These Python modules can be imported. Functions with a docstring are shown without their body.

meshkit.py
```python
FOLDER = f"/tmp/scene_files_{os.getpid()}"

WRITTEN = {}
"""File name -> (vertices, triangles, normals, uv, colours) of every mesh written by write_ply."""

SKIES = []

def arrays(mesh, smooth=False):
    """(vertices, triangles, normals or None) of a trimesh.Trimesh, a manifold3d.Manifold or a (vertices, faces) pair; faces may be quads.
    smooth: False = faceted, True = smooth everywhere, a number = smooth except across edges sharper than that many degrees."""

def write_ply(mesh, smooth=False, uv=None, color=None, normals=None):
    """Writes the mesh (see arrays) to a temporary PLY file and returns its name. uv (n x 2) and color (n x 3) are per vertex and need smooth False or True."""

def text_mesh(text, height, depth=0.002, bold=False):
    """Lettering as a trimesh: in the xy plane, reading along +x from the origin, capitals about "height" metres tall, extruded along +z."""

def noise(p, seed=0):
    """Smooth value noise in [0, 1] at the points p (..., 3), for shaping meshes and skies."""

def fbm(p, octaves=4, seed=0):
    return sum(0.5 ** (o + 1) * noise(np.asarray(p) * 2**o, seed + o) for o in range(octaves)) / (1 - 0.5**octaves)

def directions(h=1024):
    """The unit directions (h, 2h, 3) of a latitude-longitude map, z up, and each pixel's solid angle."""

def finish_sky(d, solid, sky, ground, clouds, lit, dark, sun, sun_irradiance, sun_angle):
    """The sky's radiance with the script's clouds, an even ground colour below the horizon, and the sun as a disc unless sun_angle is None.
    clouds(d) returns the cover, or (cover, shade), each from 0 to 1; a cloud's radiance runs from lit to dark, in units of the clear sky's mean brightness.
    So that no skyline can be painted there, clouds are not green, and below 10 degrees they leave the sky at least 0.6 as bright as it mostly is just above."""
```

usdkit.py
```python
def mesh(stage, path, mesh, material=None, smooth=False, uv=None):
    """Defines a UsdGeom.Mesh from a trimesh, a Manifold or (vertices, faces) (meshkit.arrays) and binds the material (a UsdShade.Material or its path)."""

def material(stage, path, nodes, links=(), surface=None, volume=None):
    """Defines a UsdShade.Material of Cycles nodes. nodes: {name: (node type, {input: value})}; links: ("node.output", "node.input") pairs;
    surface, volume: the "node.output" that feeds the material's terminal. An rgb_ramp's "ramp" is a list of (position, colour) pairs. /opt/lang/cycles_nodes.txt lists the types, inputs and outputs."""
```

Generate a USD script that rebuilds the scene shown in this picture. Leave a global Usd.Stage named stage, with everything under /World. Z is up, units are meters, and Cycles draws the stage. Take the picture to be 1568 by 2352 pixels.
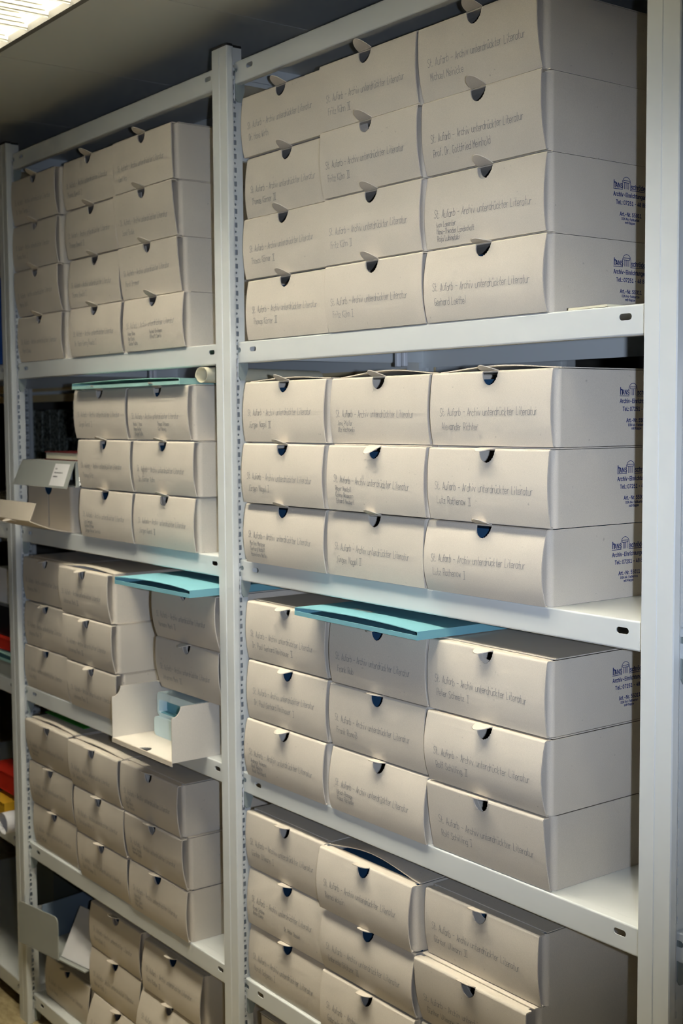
import math, random
import numpy as np, trimesh, manifold3d as m3, shapely, shapely.geometry as sg, shapely.affinity as sa
import usdkit, meshkit
from pxr import Usd, UsdGeom, UsdLux, UsdShade, Gf, Sdf

random.seed(7)
rng = np.random.default_rng(7)
stage = Usd.Stage.CreateInMemory()
UsdGeom.SetStageUpAxis(stage, UsdGeom.Tokens.z)
UsdGeom.SetStageMetersPerUnit(stage, 1.0)
UsdGeom.Xform.Define(stage, '/World')
stage.SetDefaultPrim(stage.GetPrimAtPath('/World'))

# ------------------------------------------------------------------ camera (solved from the shelving grid)
CAM = np.array([2.0954442, -1.3211411, 1.6])
YAW, PITCH, ROLL, FPX = 0.9242788, -0.0733792, -0.0070260, 2942.19
fwd = np.array([-math.cos(PITCH) * math.sin(YAW), math.cos(PITCH) * math.cos(YAW), math.sin(PITCH)])
right = np.cross(fwd, [0, 0, 1]); right /= np.linalg.norm(right)
up = np.cross(right, fwd)
c_, s_ = math.cos(ROLL), math.sin(ROLL)
right, up = c_ * right + s_ * up, -s_ * right + c_ * up


def frame(pos, r, u, f):
    m = Gf.Matrix4d(1.0)
    for i, v in enumerate((r, u, -f)):
        m.SetRow(i, Gf.Vec4d(*map(float, v), 0.0))
    m.SetRow(3, Gf.Vec4d(*map(float, pos), 1.0))
    return m


cam = UsdGeom.Camera.Define(stage, '/World/camera')
cam.AddTransformOp().Set(frame(CAM, right, up, fwd))
cam.CreateHorizontalApertureAttr(14.8)
cam.CreateVerticalApertureAttr(22.2)
cam.CreateFocalLengthAttr(14.8 * FPX / 1568)
cam.CreateClippingRangeAttr(Gf.Vec2f(0.05, 60))
cam.CreateFStopAttr(5.0)
cam.CreateFocusDistanceAttr(1.85)
cam.CreateExposureAttr(0.0)

# ------------------------------------------------------------------ lights: the camera's flash (cool), the louvred ceiling lamp (warm)
FLASH, LAMP = 18500.0, 64.0
fl = UsdLux.SphereLight.Define(stage, '/World/camera_flash')
fl.AddTransformOp().Set(frame(CAM + 0.08 * right - 0.02 * fwd, right, up, fwd))
fl.CreateRadiusAttr(0.012)
fl.CreateIntensityAttr(FLASH); fl.CreateColorAttr(Gf.Vec3f(0.68, 0.79, 1.0))
sh = UsdLux.ShapingAPI.Apply(fl.GetPrim())
sh.CreateShapingConeAngleAttr(26.0); sh.CreateShapingConeSoftnessAttr(1.0)

# ------------------------------------------------------------------ materials
LK = '/World/Looks'
UsdGeom.Scope.Define(stage, LK)
_m = {}


def plain(name, col, rough=0.5, spec=0.5, metal=0.0, **kw):
    _m[name] = usdkit.material(stage, f'{LK}/{name}', {'p': ('principled_bsdf', dict(base_color=col, roughness=rough, specular_ior_level=spec, metallic=metal, **kw))}, [], surface='p.BSDF')


def card(name, col, var=0.06, speck=0.25, scale=1.0):
    a = np.array(col)
    _m[name] = usdkit.material(stage, f'{LK}/{name}', {
        'tc': ('geometry', {}),
        'n1': ('noise_texture', {'scale': 900 * scale, 'detail': 3.0, 'roughness': 0.6}),
        'n2': ('noise_texture', {'scale': 9 * scale, 'detail': 2.0}),
        'n3': ('noise_texture', {'scale': 130 * scale, 'detail': 1.0}),
        'r1': ('rgb_ramp', {'ramp': [(0.3, a * (1 - var)), (0.7, a * (1 + var))]}),
        'r2': ('rgb_ramp', {'ramp': [(0.3, (0.97,) * 3), (0.7, (1.03,) * 3)]}),
        'r3': ('rgb_ramp', {'ramp': [(0.76, (1.0,) * 3), (0.84, (1 - speck,) * 3)]}),
        'mx': ('mix_color', {'blend_type': 'multiply', 'fac': 1.0}),
        'my': ('mix_color', {'blend_type': 'multiply', 'fac': 1.0}),
        'b': ('bump', {'strength': 0.12, 'distance': 0.0006}),
        'p': ('principled_bsdf', {'roughness': 0.85, 'specular_ior_level': 0.2})},
        [('tc.position', 'n1.vector'), ('tc.position', 'n2.vector'), ('tc.position', 'n3.vector'), ('n1.fac', 'r1.fac'), ('n2.fac', 'r2.fac'), ('n3.fac', 'r3.fac'),
         ('r1.color', 'mx.a'), ('r2.color', 'mx.b'), ('mx.result', 'my.a'), ('r3.color', 'my.b'), ('my.result', 'p.base_color'),
         ('n1.fac', 'b.height'), ('b.normal', 'p.normal')], surface='p.BSDF')


card('cardboard', (0.655, 0.60, 0.515))
card('cardboard_inside', (0.66, 0.62, 0.55))
card('cardboard_warm', (0.64, 0.575, 0.475))
card('teal_card', (0.175, 0.405, 0.47), var=0.02, speck=0.0)
card('blue_grey_card', (0.22, 0.29, 0.38), var=0.02, speck=0.0)
card('shaded_folder_card', (0.025, 0.085, 0.17), var=0.02, speck=0.0)  # folders in the boxes, shade behind the finger hole put into the colour
card('pale_teal_card', (0.36, 0.62, 0.58), var=0.02, speck=0.0)
card('pale_blue_card', (0.62, 0.76, 0.79), var=0.02, speck=0.0)
card('grey_board', (0.35, 0.37, 0.345), var=0.03, speck=0.1)
card('dark_board', (0.075, 0.085, 0.075), var=0.05, speck=0.1)
card('green_card', (0.035, 0.22, 0.02), var=0.02, speck=0.0)
card('red_card', (0.62, 0.03, 0.012), var=0.02, speck=0.0)
card('dark_red', (0.14, 0.02, 0.02), var=0.02, speck=0.0)
card('brown_board', (0.20, 0.10, 0.045), var=0.05, speck=0.1)
card('yellow_card', (0.72, 0.42, 0.03), var=0.02, speck=0.0)
card('blue_cloth', (0.02, 0.08, 0.36), var=0.05, speck=0.0)
card('orange_card', (0.70, 0.16, 0.05), var=0.02, speck=0.0)
card('paper', (0.72, 0.72, 0.74), var=0.015, speck=0.0)
card('cream_paper', (0.78, 0.74, 0.56), var=0.015, speck=0.0)
card('white_label', (0.80, 0.80, 0.80), var=0.01, speck=0.0)
plain('shelf_paint', (0.695, 0.725, 0.715), 0.38, 0.5)
plain('bracket_paint', (0.30, 0.35, 0.34), 0.35, 0.5)
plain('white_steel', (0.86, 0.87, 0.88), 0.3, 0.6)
plain('bright_steel', (0.75, 0.76, 0.76), 0.25, 0.5, 0.9)
plain('black_plastic', (0.012, 0.012, 0.014), 0.4)
plain('pencil', (0.30, 0.29, 0.275), 0.6)
plain('blue_print', (0.022, 0.035, 0.15), 0.6)
plain('black_print', (0.03, 0.03, 0.035), 0.6)
plain('black_elastic', (0.015, 0.02, 0.02), 0.7)
plain('wall_paint', (0.17, 0.165, 0.15), 0.8, 0.3)
plain('ceiling_panel', (0.66, 0.69, 0.71), 0.38, 0.5)
plain('ceiling_void', (0.05, 0.05, 0.05), 0.9)
plain('lamp_frame', (0.16, 0.155, 0.14), 0.4)
_m['lamp_louver'] = usdkit.material(stage, f'{LK}/lamp_louver', {
    'd': ('diffuse_bsdf', {'color': (0.85, 0.85, 0.82)}), 't': ('translucent_bsdf', {'color': (0.80, 0.80, 0.74)}), 'x': ('mix_closure', {'fac': 0.5})},
    [('d.BSDF', 'x.closure1'), ('t.BSDF', 'x.closure2')], surface='x.closure')
plain('lamp_reflector', (0.20, 0.20, 0.19), 0.4)
plain('lamplit_paint', (0.85, 0.70, 0.40), 0.5)  # warm lamp light of the next aisle put into the beam colour
_m['lamp_glow'] = usdkit.material(stage, f'{LK}/lamp_glow', {'e': ('emission', {'color': (1.0, 0.915, 0.735), 'strength': LAMP})}, [], surface='e.emission')
a, b = (0.01, 0.011, 0.01), (0.30, 0.33, 0.28)
_m['marbled'] = usdkit.material(stage, f'{LK}/marbled', {
    'tc': ('geometry', {}), 'n': ('noise_texture', {'scale': 90, 'detail': 4.0, 'roughness': 0.7}),
    'r': ('rgb_ramp', {'ramp': [(0.40, a), (0.60, b)]}), 'p': ('principled_bsdf', {'roughness': 0.6})},
    [('tc.position', 'n.vector'), ('n.fac', 'r.fac'), ('r.color', 'p.base_color')], surface='p.BSDF')
_m['lino'] = usdkit.material(stage, f'{LK}/lino', {
    'tc': ('geometry', {}), 'mp': ('mapping', {'scale': (14.0, 40.0, 14.0), 'rotation': (0, 0, 0.6)}), 'n': ('noise_texture', {'scale': 2.0, 'detail': 6.0, 'roughness': 0.65}),
    'r': ('rgb_ramp', {'ramp': [(0.35, (0.30, 0.235, 0.12)), (0.65, (0.46, 0.38, 0.215))]}), 'p': ('principled_bsdf', {'roughness': 0.45})},
    [('tc.position', 'mp.vector'), ('mp.vector', 'n.vector'), ('n.fac', 'r.fac'), ('r.color', 'p.base_color')], surface='p.BSDF')

# ------------------------------------------------------------------ helpers
_used = set()


def path_for(name, parent):
    base = f'{parent.GetPath() if parent else "/World"}/{name}'
    p, k = base, 0
    while p in _used:
        k += 1
        p = f'{base}_{k:03d}'
    _used.add(p)
    return p


def tag(prim, label=None, cat=None, group=None, kind=None):
    for k, v in (('label', label), ('category', cat), ('group', group), ('kind', kind)):
        if v:
            prim.SetCustomDataByKey(k, v)
    return prim


def thing(name, label=None, cat=None, loc=(0, 0, 0), rz=0.0, group=None, kind=None, rx=0.0, ry=0.0):
    x = UsdGeom.Xform.Define(stage, path_for(name, None))
    x.AddTranslateOp().Set(Gf.Vec3d(*map(float, loc)))
    if rz: x.AddRotateZOp().Set(float(rz))
    if ry: x.AddRotateYOp().Set(float(ry))
    if rx: x.AddRotateXOp().Set(float(rx))
    return tag(x.GetPrim(), label, cat, group, kind)


def part(name, mesh, mat, parent=None, smooth=False, label=None, **kw):
    return tag(usdkit.mesh(stage, path_for(name, parent), mesh, _m[mat], smooth).GetPrim(), label, **kw)


def cat_(ms):
    ms = [trimesh.Trimesh(*meshkit.arrays(m)[:2], process=False) if not isinstance(m, trimesh.Trimesh) else m for m in ms]
    return trimesh.util.concatenate(ms)


def bx(x0, x1, y0, y1, z0, z1, r=0.0):
    """box, optionally with rounded edges"""
    if r <= 0:
        m = trimesh.creation.box((x1 - x0, y1 - y0, z1 - z0))
        m.apply_translation(((x0 + x1) / 2, (y0 + y1) / 2, (z0 + z1) / 2))
        return m
    s = m3.Manifold.sphere(r, 12)
    return m3.Manifold.batch_hull([s.translate((x, y, z)) for x in (x0 + r, x1 - r) for y in (y0 + r, y1 - r) for z in (z0 + r, z1 - r)])


def ext(poly, h, axes='xyz', off=(0, 0, 0)):
    """extrude a 2D polygon by h; axes: where (u, v, extrusion) go"""
    polys = getattr(poly, 'geoms', [poly])
    m = trimesh.util.concatenate([trimesh.creation.extrude_polygon(p, h, engine='earcut') for p in polys])
    v = np.empty_like(m.vertices)
    for i, a in enumerate(axes):
        v[:, 'xyz'.index(a)] = m.vertices[:, i]
    f = m.faces
    if axes in ('xzy', 'yxz', 'zyx'):
        f = f[:, ::-1]
    return trimesh.Trimesh(v + np.array(off), f, process=False)


class Path:
    """a bent sheet's profile in (y, z); t is the length along it, offsets go to its outer side (left of travel reversed: outward for a front face walked upwards)"""
    def __init__(self, pts):
        self.p = np.array(pts, float)
        d = np.diff(self.p, axis=0)
        L = np.linalg.norm(d, axis=1)
        self.t = np.concatenate([[0], np.cumsum(L)])
        n = np.stack([-d[:, 1], d[:, 0]], 1) / L[:, None]
        nn = np.vstack([n[:1], n[:-1] + n[1:], n[-1:]])
        self.n = nn / np.linalg.norm(nn, axis=1)[:, None]

    def at(self, t, off=0.0):
        t = np.asarray(t, float)
        y, z = (np.interp(t, self.t, self.p[:, i]) + off * np.interp(t, self.t, self.n[:, i]) for i in (0, 1))
        return y, z


def sheet(poly, path, th, x0=0.0):
    """a flat cut-out (s along x, t along the path) bent along the path and given thickness"""
    vs, fs, base = [], [], 0
    for a, b in zip(path.t[:-1], path.t[1:]):
        g = poly.intersection(sg.box(-9, a, 9, b))
        for p in getattr(g, 'geoms', [g]):
            if p.geom_type != 'Polygon' or p.area < 1e-10:
                continue
            v, f = trimesh.creation.triangulate_polygon(p, engine='earcut')
            vs.append(v); fs.append(f + base); base += len(v)
    v, f = np.vstack(vs), np.vstack(fs)
    key, inv = np.unique(np.round(v, 6), axis=0, return_inverse=True)
    v, f = key, inv.ravel()[f]
    ar = np.cross(v[f[:, 1]] - v[f[:, 0]], v[f[:, 2]] - v[f[:, 0]])
    f[ar < 0] = f[ar < 0][:, ::-1]
    f = f[np.abs(ar) > 1e-12]
    y, z = path.at(v[:, 1]); y2, z2 = path.at(v[:, 1], -th)
    A = np.stack([v[:, 0] + x0, y, z], 1); Bk = np.stack([v[:, 0] + x0, y2, z2], 1)
    e = np.vstack([f[:, [0, 1]], f[:, [1, 2]], f[:, [2, 0]]])
    es = {tuple(x) for x in e}
    bd = np.array([x for x in e if (x[1], x[0]) not in es])
    n = len(v)
    side = np.vstack([np.stack([bd[:, 0], bd[:, 0] + n, bd[:, 1] + n], 1), np.stack([bd[:, 0], bd[:, 1] + n, bd[:, 1]], 1)])
    return trimesh.Trimesh(np.vstack([A, Bk]), np.vstack([f, f[:, ::-1] + n, side]), process=False)


def arc(cy, cz, r, a0, a1, n=5):
    return [(cy + r * math.cos(math.radians(a)), cz + r * math.sin(math.radians(a))) for a in np.linspace(a0, a1, n)]


def cyl(p0, p1, r, n=16):
    m = trimesh.creation.cylinder(r, segment=[p0, p1], sections=n)
    return m


def stadium(cx, cy, w, h):
    return sg.LineString([(cx - (w - h) / 2, cy), (cx + (w - h) / 2, cy)]).buffer(h / 2, quad_segs=5)

# ------------------------------------------------------------------ the room
W = 1.04                                  # bay pitch
SLOT = [2.2493, 1.7297, 1.3137, 0.8990, 0.4844, 0.0745]
TOP = [z + 0.0155 for z in SLOT]          # shelf surfaces
FZ, CZ = 0.012, 2.35                      # floor, ceiling
part('floor', bx(-5, 4, -2.6, 3, FZ - 0.1, FZ), 'lino', kind='structure')
part('wall_left', bx(-5.1, -5, -2.6, 3, FZ, 2.6), 'wall_paint', kind='structure')
part('wall_right', bx(4, 4.1, -2.6, 3, FZ, 2.6), 'wall_paint', kind='structure')
part('wall_front', bx(-5.1, 4.1, -2.7, -2.6, FZ, 2.6), 'wall_paint', kind='structure')
part('wall_back', bx(-5.1, 4.1, 3, 3.1, FZ, 2.6), 'wall_paint', kind='structure')
LX0, LX1, LY0, LY1 = -0.62, 1.18, -0.60, -0.262
ceil = thing('ceiling', kind='structure')
part('slab', bx(-5, 4, -2.6, 3, 2.6, 2.65), 'ceiling_void', ceil)
seams = sorted([-0.487 + 0.5155 * k for k in range(-8, 9)])
seams = [s for s in seams if -5 < s < 4]
for a, b in zip([-5] + seams, seams + [4]):
    for y0, y1 in ((-2.6, LY0), (LY0, LY1), (LY1, 3.0)):
        x0, x1 = a + 0.0009, b - 0.0009
        if y0 == LY0:
            if x0 >= LX0 and x1 <= LX1: continue
            if x0 < LX0 < x1: x1 = LX0
            if x0 < LX1 < x1: x0 = LX1
            if x1 - x0 < 0.02: continue
        part('panel', bx(x0, x1, y0 + 0.0005, y1 - 0.0005, CZ, CZ + 0.02), 'ceiling_panel', ceil)

lamp = thing('ceiling_light', 'long recessed fluorescent ceiling light with white cross louvres', 'ceiling light', ((LX0 + LX1) / 2, (LY0 + LY1) / 2, CZ))
lx, ly = (LX1 - LX0) / 2, (LY1 - LY0) / 2
fr = sg.box(-lx, -ly, lx, ly).difference(sg.box(-lx + 0.012, -ly + 0.012, lx - 0.012, ly - 0.012))
part('frame', ext(fr, 0.014, 'xyz', (0, 0, -0.004)), 'lamp_frame', lamp)
trough = cat_([bx(-lx, lx, -ly - 0.002, -ly + 0.004, 0.01, 0.23), bx(-lx, lx, ly - 0.004, ly + 0.002, 0.01, 0.23), bx(-lx - 0.002, -lx + 0.004, -ly, ly, 0.01, 0.23), bx(lx - 0.004, lx + 0.002, -ly, ly, 0.01, 0.23)])
part('housing', trough, 'lamp_reflector', lamp)
for yy in (-0.056, 0.056):
    part('baffle', bx(-lx + 0.004, lx - 0.004, yy - 0.002, yy + 0.002, 0.035, 0.148), 'lamp_reflector', lamp)
part('diffuser', bx(-lx + 0.006, lx - 0.006, -ly + 0.006, ly - 0.006, 0.21, 0.215), 'lamp_glow', lamp)
k0 = -0.383
x = k0 + 0.0955 * math.ceil((LX0 + 0.02 - k0) / 0.0955)
while x < LX1 - 0.02:
    # a ribbed cross blade: a stack of thin ledges, wider towards the top
    steps = [bx(-0.003 - 0.0022 * i, 0.003 + 0.0022 * i, -ly + 0.012 + 0.006 * i, ly - 0.012 - 0.006 * i, 0.004 + 0.008 * i, 0.0105 + 0.008 * i) for i in range(7)]
    m = cat_(steps + [bx(-0.001, 0.001, -ly + 0.012, ly - 0.012, 0.0, 0.07)])
    m.apply_translation((x - (LX0 + LX1) / 2, 0, 0))
    part('louver_blade', m, 'lamp_louver', lamp)
    x += 0.0955

# ------------------------------------------------------------------ shelving uprights
HP = 2.292
U0 = 0.0


def perforated(y0, y1, ysq):
    """web side with the punched rows: square, small round, square ..."""
    poly = sg.box(y0, FZ, y1, HP)
    holes = []
    z = 0.052
    while z < HP - 0.03:
        holes.append(sg.box(ysq - 0.0042, z - 0.0046, ysq + 0.0042, z + 0.0046))
        holes.append(sg.Point(ysq + 0.0002, z + 0.01275).buffer(0.0023, quad_segs=2))
        z += 0.0255
    return poly.difference(shapely.unary_union(holes))


web_r = ext(perforated(-0.007, 0.017, -0.0005), 0.0014, 'yzx', (0.0186, 0, 0))
web_l = ext(perforated(-0.007, 0.017, -0.0005), 0.0014, 'yzx', (-0.02, 0, 0))
nose = sg.Polygon([(-0.0265, -0.007), (-0.0265, -0.0185), (-0.0252, -0.02), (-0.0016, -0.02), (-0.0008, -0.0188), (0.0008, -0.0188), (0.0016, -0.02), (0.0252, -0.02), (0.0265, -0.0185), (0.0265, -0.007),
                   (0.0245, -0.007), (0.0245, -0.0175), (-0.0245, -0.0175), (-0.0245, -0.007)])
nose_m = ext(nose, HP - FZ, 'xyz', (0, 0, FZ))
inner = cat_([ext(sg.box(-0.0265, -0.0075, 0.0265, -0.006), HP - FZ, 'xyz', (0, 0, FZ)), ext(sg.box(-0.0055, 0.0155, 0.0055, 0.017), HP - FZ, 'xyz', (0, 0, FZ)),
              ext(sg.box(-0.0186, 0.0155, -0.0055, 0.017), HP - FZ, 'xyz', (0, 0, FZ)), ext(sg.box(0.0055, 0.0155, 0.0186, 0.017), HP - FZ, 'xyz', (0, 0, FZ))])
cap_m = cat_([bx(-0.027, 0.027, -0.0205, -0.0065, HP, HP + 0.005, 0.0015), bx(-0.0205, 0.0205, -0.0068, 0.0175, HP, HP + 0.005, 0.0015)])
DEEP = 0.47
where = ['at the far left end, mostly hidden', 'left of the left bay', 'between the left and right bays', 'at the right side of the picture']
cnt = ['first', 'second', 'third', 'fourth']
for x, w in zip((-2 * W, -W, 0.0, W), where):
    t = thing('shelf_upright', f'pale grey steel upright with punched holes {w}', 'shelf upright', (x, 0, 0), group='uprights of the shelving')
    part('front_post', nose_m, 'shelf_paint', t)
    part('perforated_side', web_r, 'shelf_paint', t)
    part('perforated_side', web_l, 'shelf_paint', t)
    part('post_back', inner, 'shelf_paint', t)
    part('end_cap', cap_m, 'black_plastic', t)
    bk = lambda m: trimesh.Trimesh(np.asarray(m.vertices) * [1, -1, 1] + [0, DEEP, 0], np.asarray(m.faces)[:, ::-1], process=False)
    part('rear_post', cat_([bk(nose_m), bk(inner)]), 'shelf_paint', t)
    part('perforated_side', bk(web_r), 'shelf_paint', t)
    part('perforated_side', bk(web_l), 'shelf_paint', t)
    part('end_cap', bk(cat_([cap_m])), 'black_plastic', t)
    for z in (0.3, 1.2, 2.1):
        part('brace', bx(-0.006, 0.006, 0.0172, DEEP - 0.0172, z - 0.012, z + 0.012), 'shelf_paint', t)

# ------------------------------------------------------------------ shelves
r_ = 0.003
BL = 0.0407


def shelf(bay_x, slot, label, group, clips=0.0):
    zt = slot + 0.0155
    x0, x1 = bay_x + 0.0206, bay_x + W - 0.0206
    L = x1 - x0
    t = thing('metal_shelf', label, 'shelf', (bay_x + W / 2, 0, zt), group=group)
    h = L / 2
    # folded front beam: return lip, face with slots, rounded edge, start of the top
    pts = [(0.014, -BL)] + arc(r_, -BL + r_, r_, 270, 180, 4) + arc(r_, -r_, r_, 180, 90, 5) + [(0.02, 0.0)]
    pa = Path(pts)
    f0 = pa.t[4]
    poly = sg.box(0, 0, L, pa.t[-1])
    ez = f0 + (BL - r_) - 0.0155
    for sx in (0.0734 - 0.0206, 0.0215 - 0.0206):
        for q in (sx, L - sx):
            poly = poly.difference(stadium(q, ez, 0.0215, 0.0088))
    part('front_beam', sheet(poly, pa, 0.0013, -h), 'shelf_paint', t, 30)
    part('shelf_panel', bx(-h, h, 0.0201, DEEP - 0.004, -0.0013, 0.0), 'shelf_paint', t)
    part('rear_beam', bx(-h, h, DEEP - 0.004, DEEP - 0.0027, -BL, 0.0), 'shelf_paint', t)
    part('side_lip', bx(-h, -h + 0.0013, 0.021, DEEP - 0.005, -0.03, -0.0014), 'shelf_paint', t)
    part('side_lip', bx(h - 0.0013, h, 0.021, DEEP - 0.005, -0.03, -0.0014), 'shelf_paint', t)
    part('stiffener', ext(sg.Polygon([(0.20, -0.0014), (0.21, -0.016), (0.26, -0.016), (0.27, -0.0014)]), L - 0.02, 'yzx', (-h + 0.01, 0, 0)), 'shelf_paint', t)
    hk = sg.Polygon([(-0.004, -0.012), (0.016, -0.012), (0.016, -0.052), (0.009, -0.073), (0.0, -0.073), (-0.004, -0.066)])
    for sx in (-1, 1):
        q = hk if sx else hk
        part('shelf_hook', ext(q, 0.0024, 'yzx', (-h + 0.0016 if sx < 0 else h - 0.0040, 0.0045, 0)), 'bracket_paint', t, label='dark grey hooked shelf bracket')
    for sx in (-h - 0.0006, h - 0.0006):  # thin white strip standing in for a specular highlight on the hook
        part('hook_highlight', bx(sx + (0.0008 if sx < 0 else -0.0008), sx + (0.0020 if sx < 0 else 0.0004), -0.0012, 0.0002, -0.071, -0.032), 'white_steel', t, label='painted highlight on the bracket edge')
    if clips:
        for q in (0.0, 0.02):
            part('shelf_clip', bx(clips - h - 0.0206 + q, clips - h - 0.0206 + q + 0.010, 0.29, 0.30, -0.046, -0.0175, 0.002), 'white_steel', t, label='small white clip under the shelf')
    return t


names = ['top cover', 'upper', 'second', 'third', 'fourth', 'bottom']
for bay, bn in ((-W, 'left'), (0.0, 'right')):
    for z, n in zip(SLOT, names):
        zz = z + (0.004 if (bn == 'left' and n == 'top cover') else 0)
        shelf(bay, zz, f'pale grey steel {n} shelf of the {bn} bay', f'steel shelves of the {bn} bay', (0.137 if bn == 'right' else 0.175) if n == 'upper' else 0.0)
for z, n in zip(SLOT, names):
    shelf(-2 * W, z, f'pale grey steel {n} shelf in the far left bay, cut by the picture edge', 'steel shelves of the far left bay')
for z, n in ((SLOT[2], 'second'), (SLOT[3] + 0.0165, 'third')):
    shelf(W, z, f'pale grey steel {n} shelf right of the rightmost upright', 'steel shelves beyond the right upright')

# ------------------------------------------------------------------ handwriting: a single-stroke hand, 1 unit = 1/7 of a capital
G = {
    'A': '02 29 42|14 34', 'B': '02 09 39 37 06|36 34 32 02', 'C': '48 39 19 07 04 12 32 43', 'D': '02 09 29 47 44 22 02', 'E': '49 09 02 42|06 36', 'F': '02 09 49|06 36', 'G': '48 39 19 07 04 12 32 44 35 25',
    'H': '02 09|42 49|06 46', 'I': '12 19', 'J': '39 33 22 12 03', 'K': '02 09|49 06 42', 'L': '09 02 42', 'M': '02 09 25 49 42', 'N': '02 09 42 49', 'O': '19 07 04 12 32 44 47 39 19', 'P': '02 09 39 48 46 35 05',
    'R': '02 09 39 48 46 35 05|25 42', 'S': '48 39 19 08 07 16 35 44 43 32 12 03', 'T': '09 49|29 22', 'U': '09 04 12 32 44 49', 'V': '09 22 49', 'W': '09 12 26 32 49', 'X': '02 49|09 42', 'Z': '09 49 02 42',
    'a': '45 36 16 05 03 12 32 44|46 42', 'b': '09 02|05 16 36 45 43 32 12 03', 'c': '45 36 16 05 03 12 32 43', 'd': '49 42|45 36 16 05 03 12 32 43', 'e': '04 44 45 36 16 05 03 12 32 43', 'f': '38 29 18 12|06 36',
    'g': '46 41 30 10|45 36 16 05 03 12 32 43', 'h': '09 02|05 16 36 45 42', 'i': '16 12|18 19', 'j': '26 21 10|28 29', 'k': '09 02|36 04 32', 'l': '19 13 22', 'm': '06 02|05 16 25 22|25 36 45 42', 'n': '06 02|05 16 36 45 42',
    'o': '16 05 03 12 32 43 45 36 16', 'p': '06 00|05 16 36 45 43 32 12 03', 'r': '06 02|04 16 36', 's': '45 36 16 05 14 34 43 32 12 03', 't': '19 13 22 32|06 36', 'u': '06 03 12 32 43|46 42', 'v': '06 22 46', 'w': '06 12 25 32 46',
    'x': '06 42|46 02', 'y': '06 22|46 10', 'z': '06 46 02 42', 'ß': '00 08 19 38 36 25 44 32 12', '.': '12 13', '-': '05 45', ',': '13 01', ' ': '', '"': '08 09|18 19',
}
for u_, b_ in (('ü', 'u'), ('ö', 'o'), ('ä', 'a')):
    G[u_] = G[b_] + '|18 19|38 39'
NARROW = {'i': 2, '.': 2, 'l': 2, 'j': 3, 'I': 1, ' ': 3, 't': 3, 'f': 3, 'r': 3, ',': 2}


def strokes(text, cap, adv=1.0, wob=0.25):
    """[(x, y) polylines] of a line of handwriting with capitals cap metres tall"""
    s = cap / 7.0
    x, out = 0.0, []
    for ch in text:
        g = G.get(ch, '')
        j = rng.normal(0, wob, 2)
        for st in g.split('|'):
            pts = [((int(p[0]) + j[0] * .3 + rng.normal(0, .08)), (int(p[1]) - 2 + j[1] + rng.normal(0, .08))) for p in st.split()]
            if len(pts) > 1:
                out.append([((x + px * 0.9 * adv + py * 0.08) * s, py * s) for px, py in pts])
        x += ((NARROW.get(ch, 4) + 1.25) * 0.9) * adv
    if text and set(text) <= set('IVX'):
        e = x * s
        out += [[(-0.3 * s, 7 * s), (e + 0.9 * s, 7.3 * s)], [(-0.9 * s, -0.1 * s), (e + 0.2 * s, 0.1 * s)]]
    return out, x * s


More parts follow.
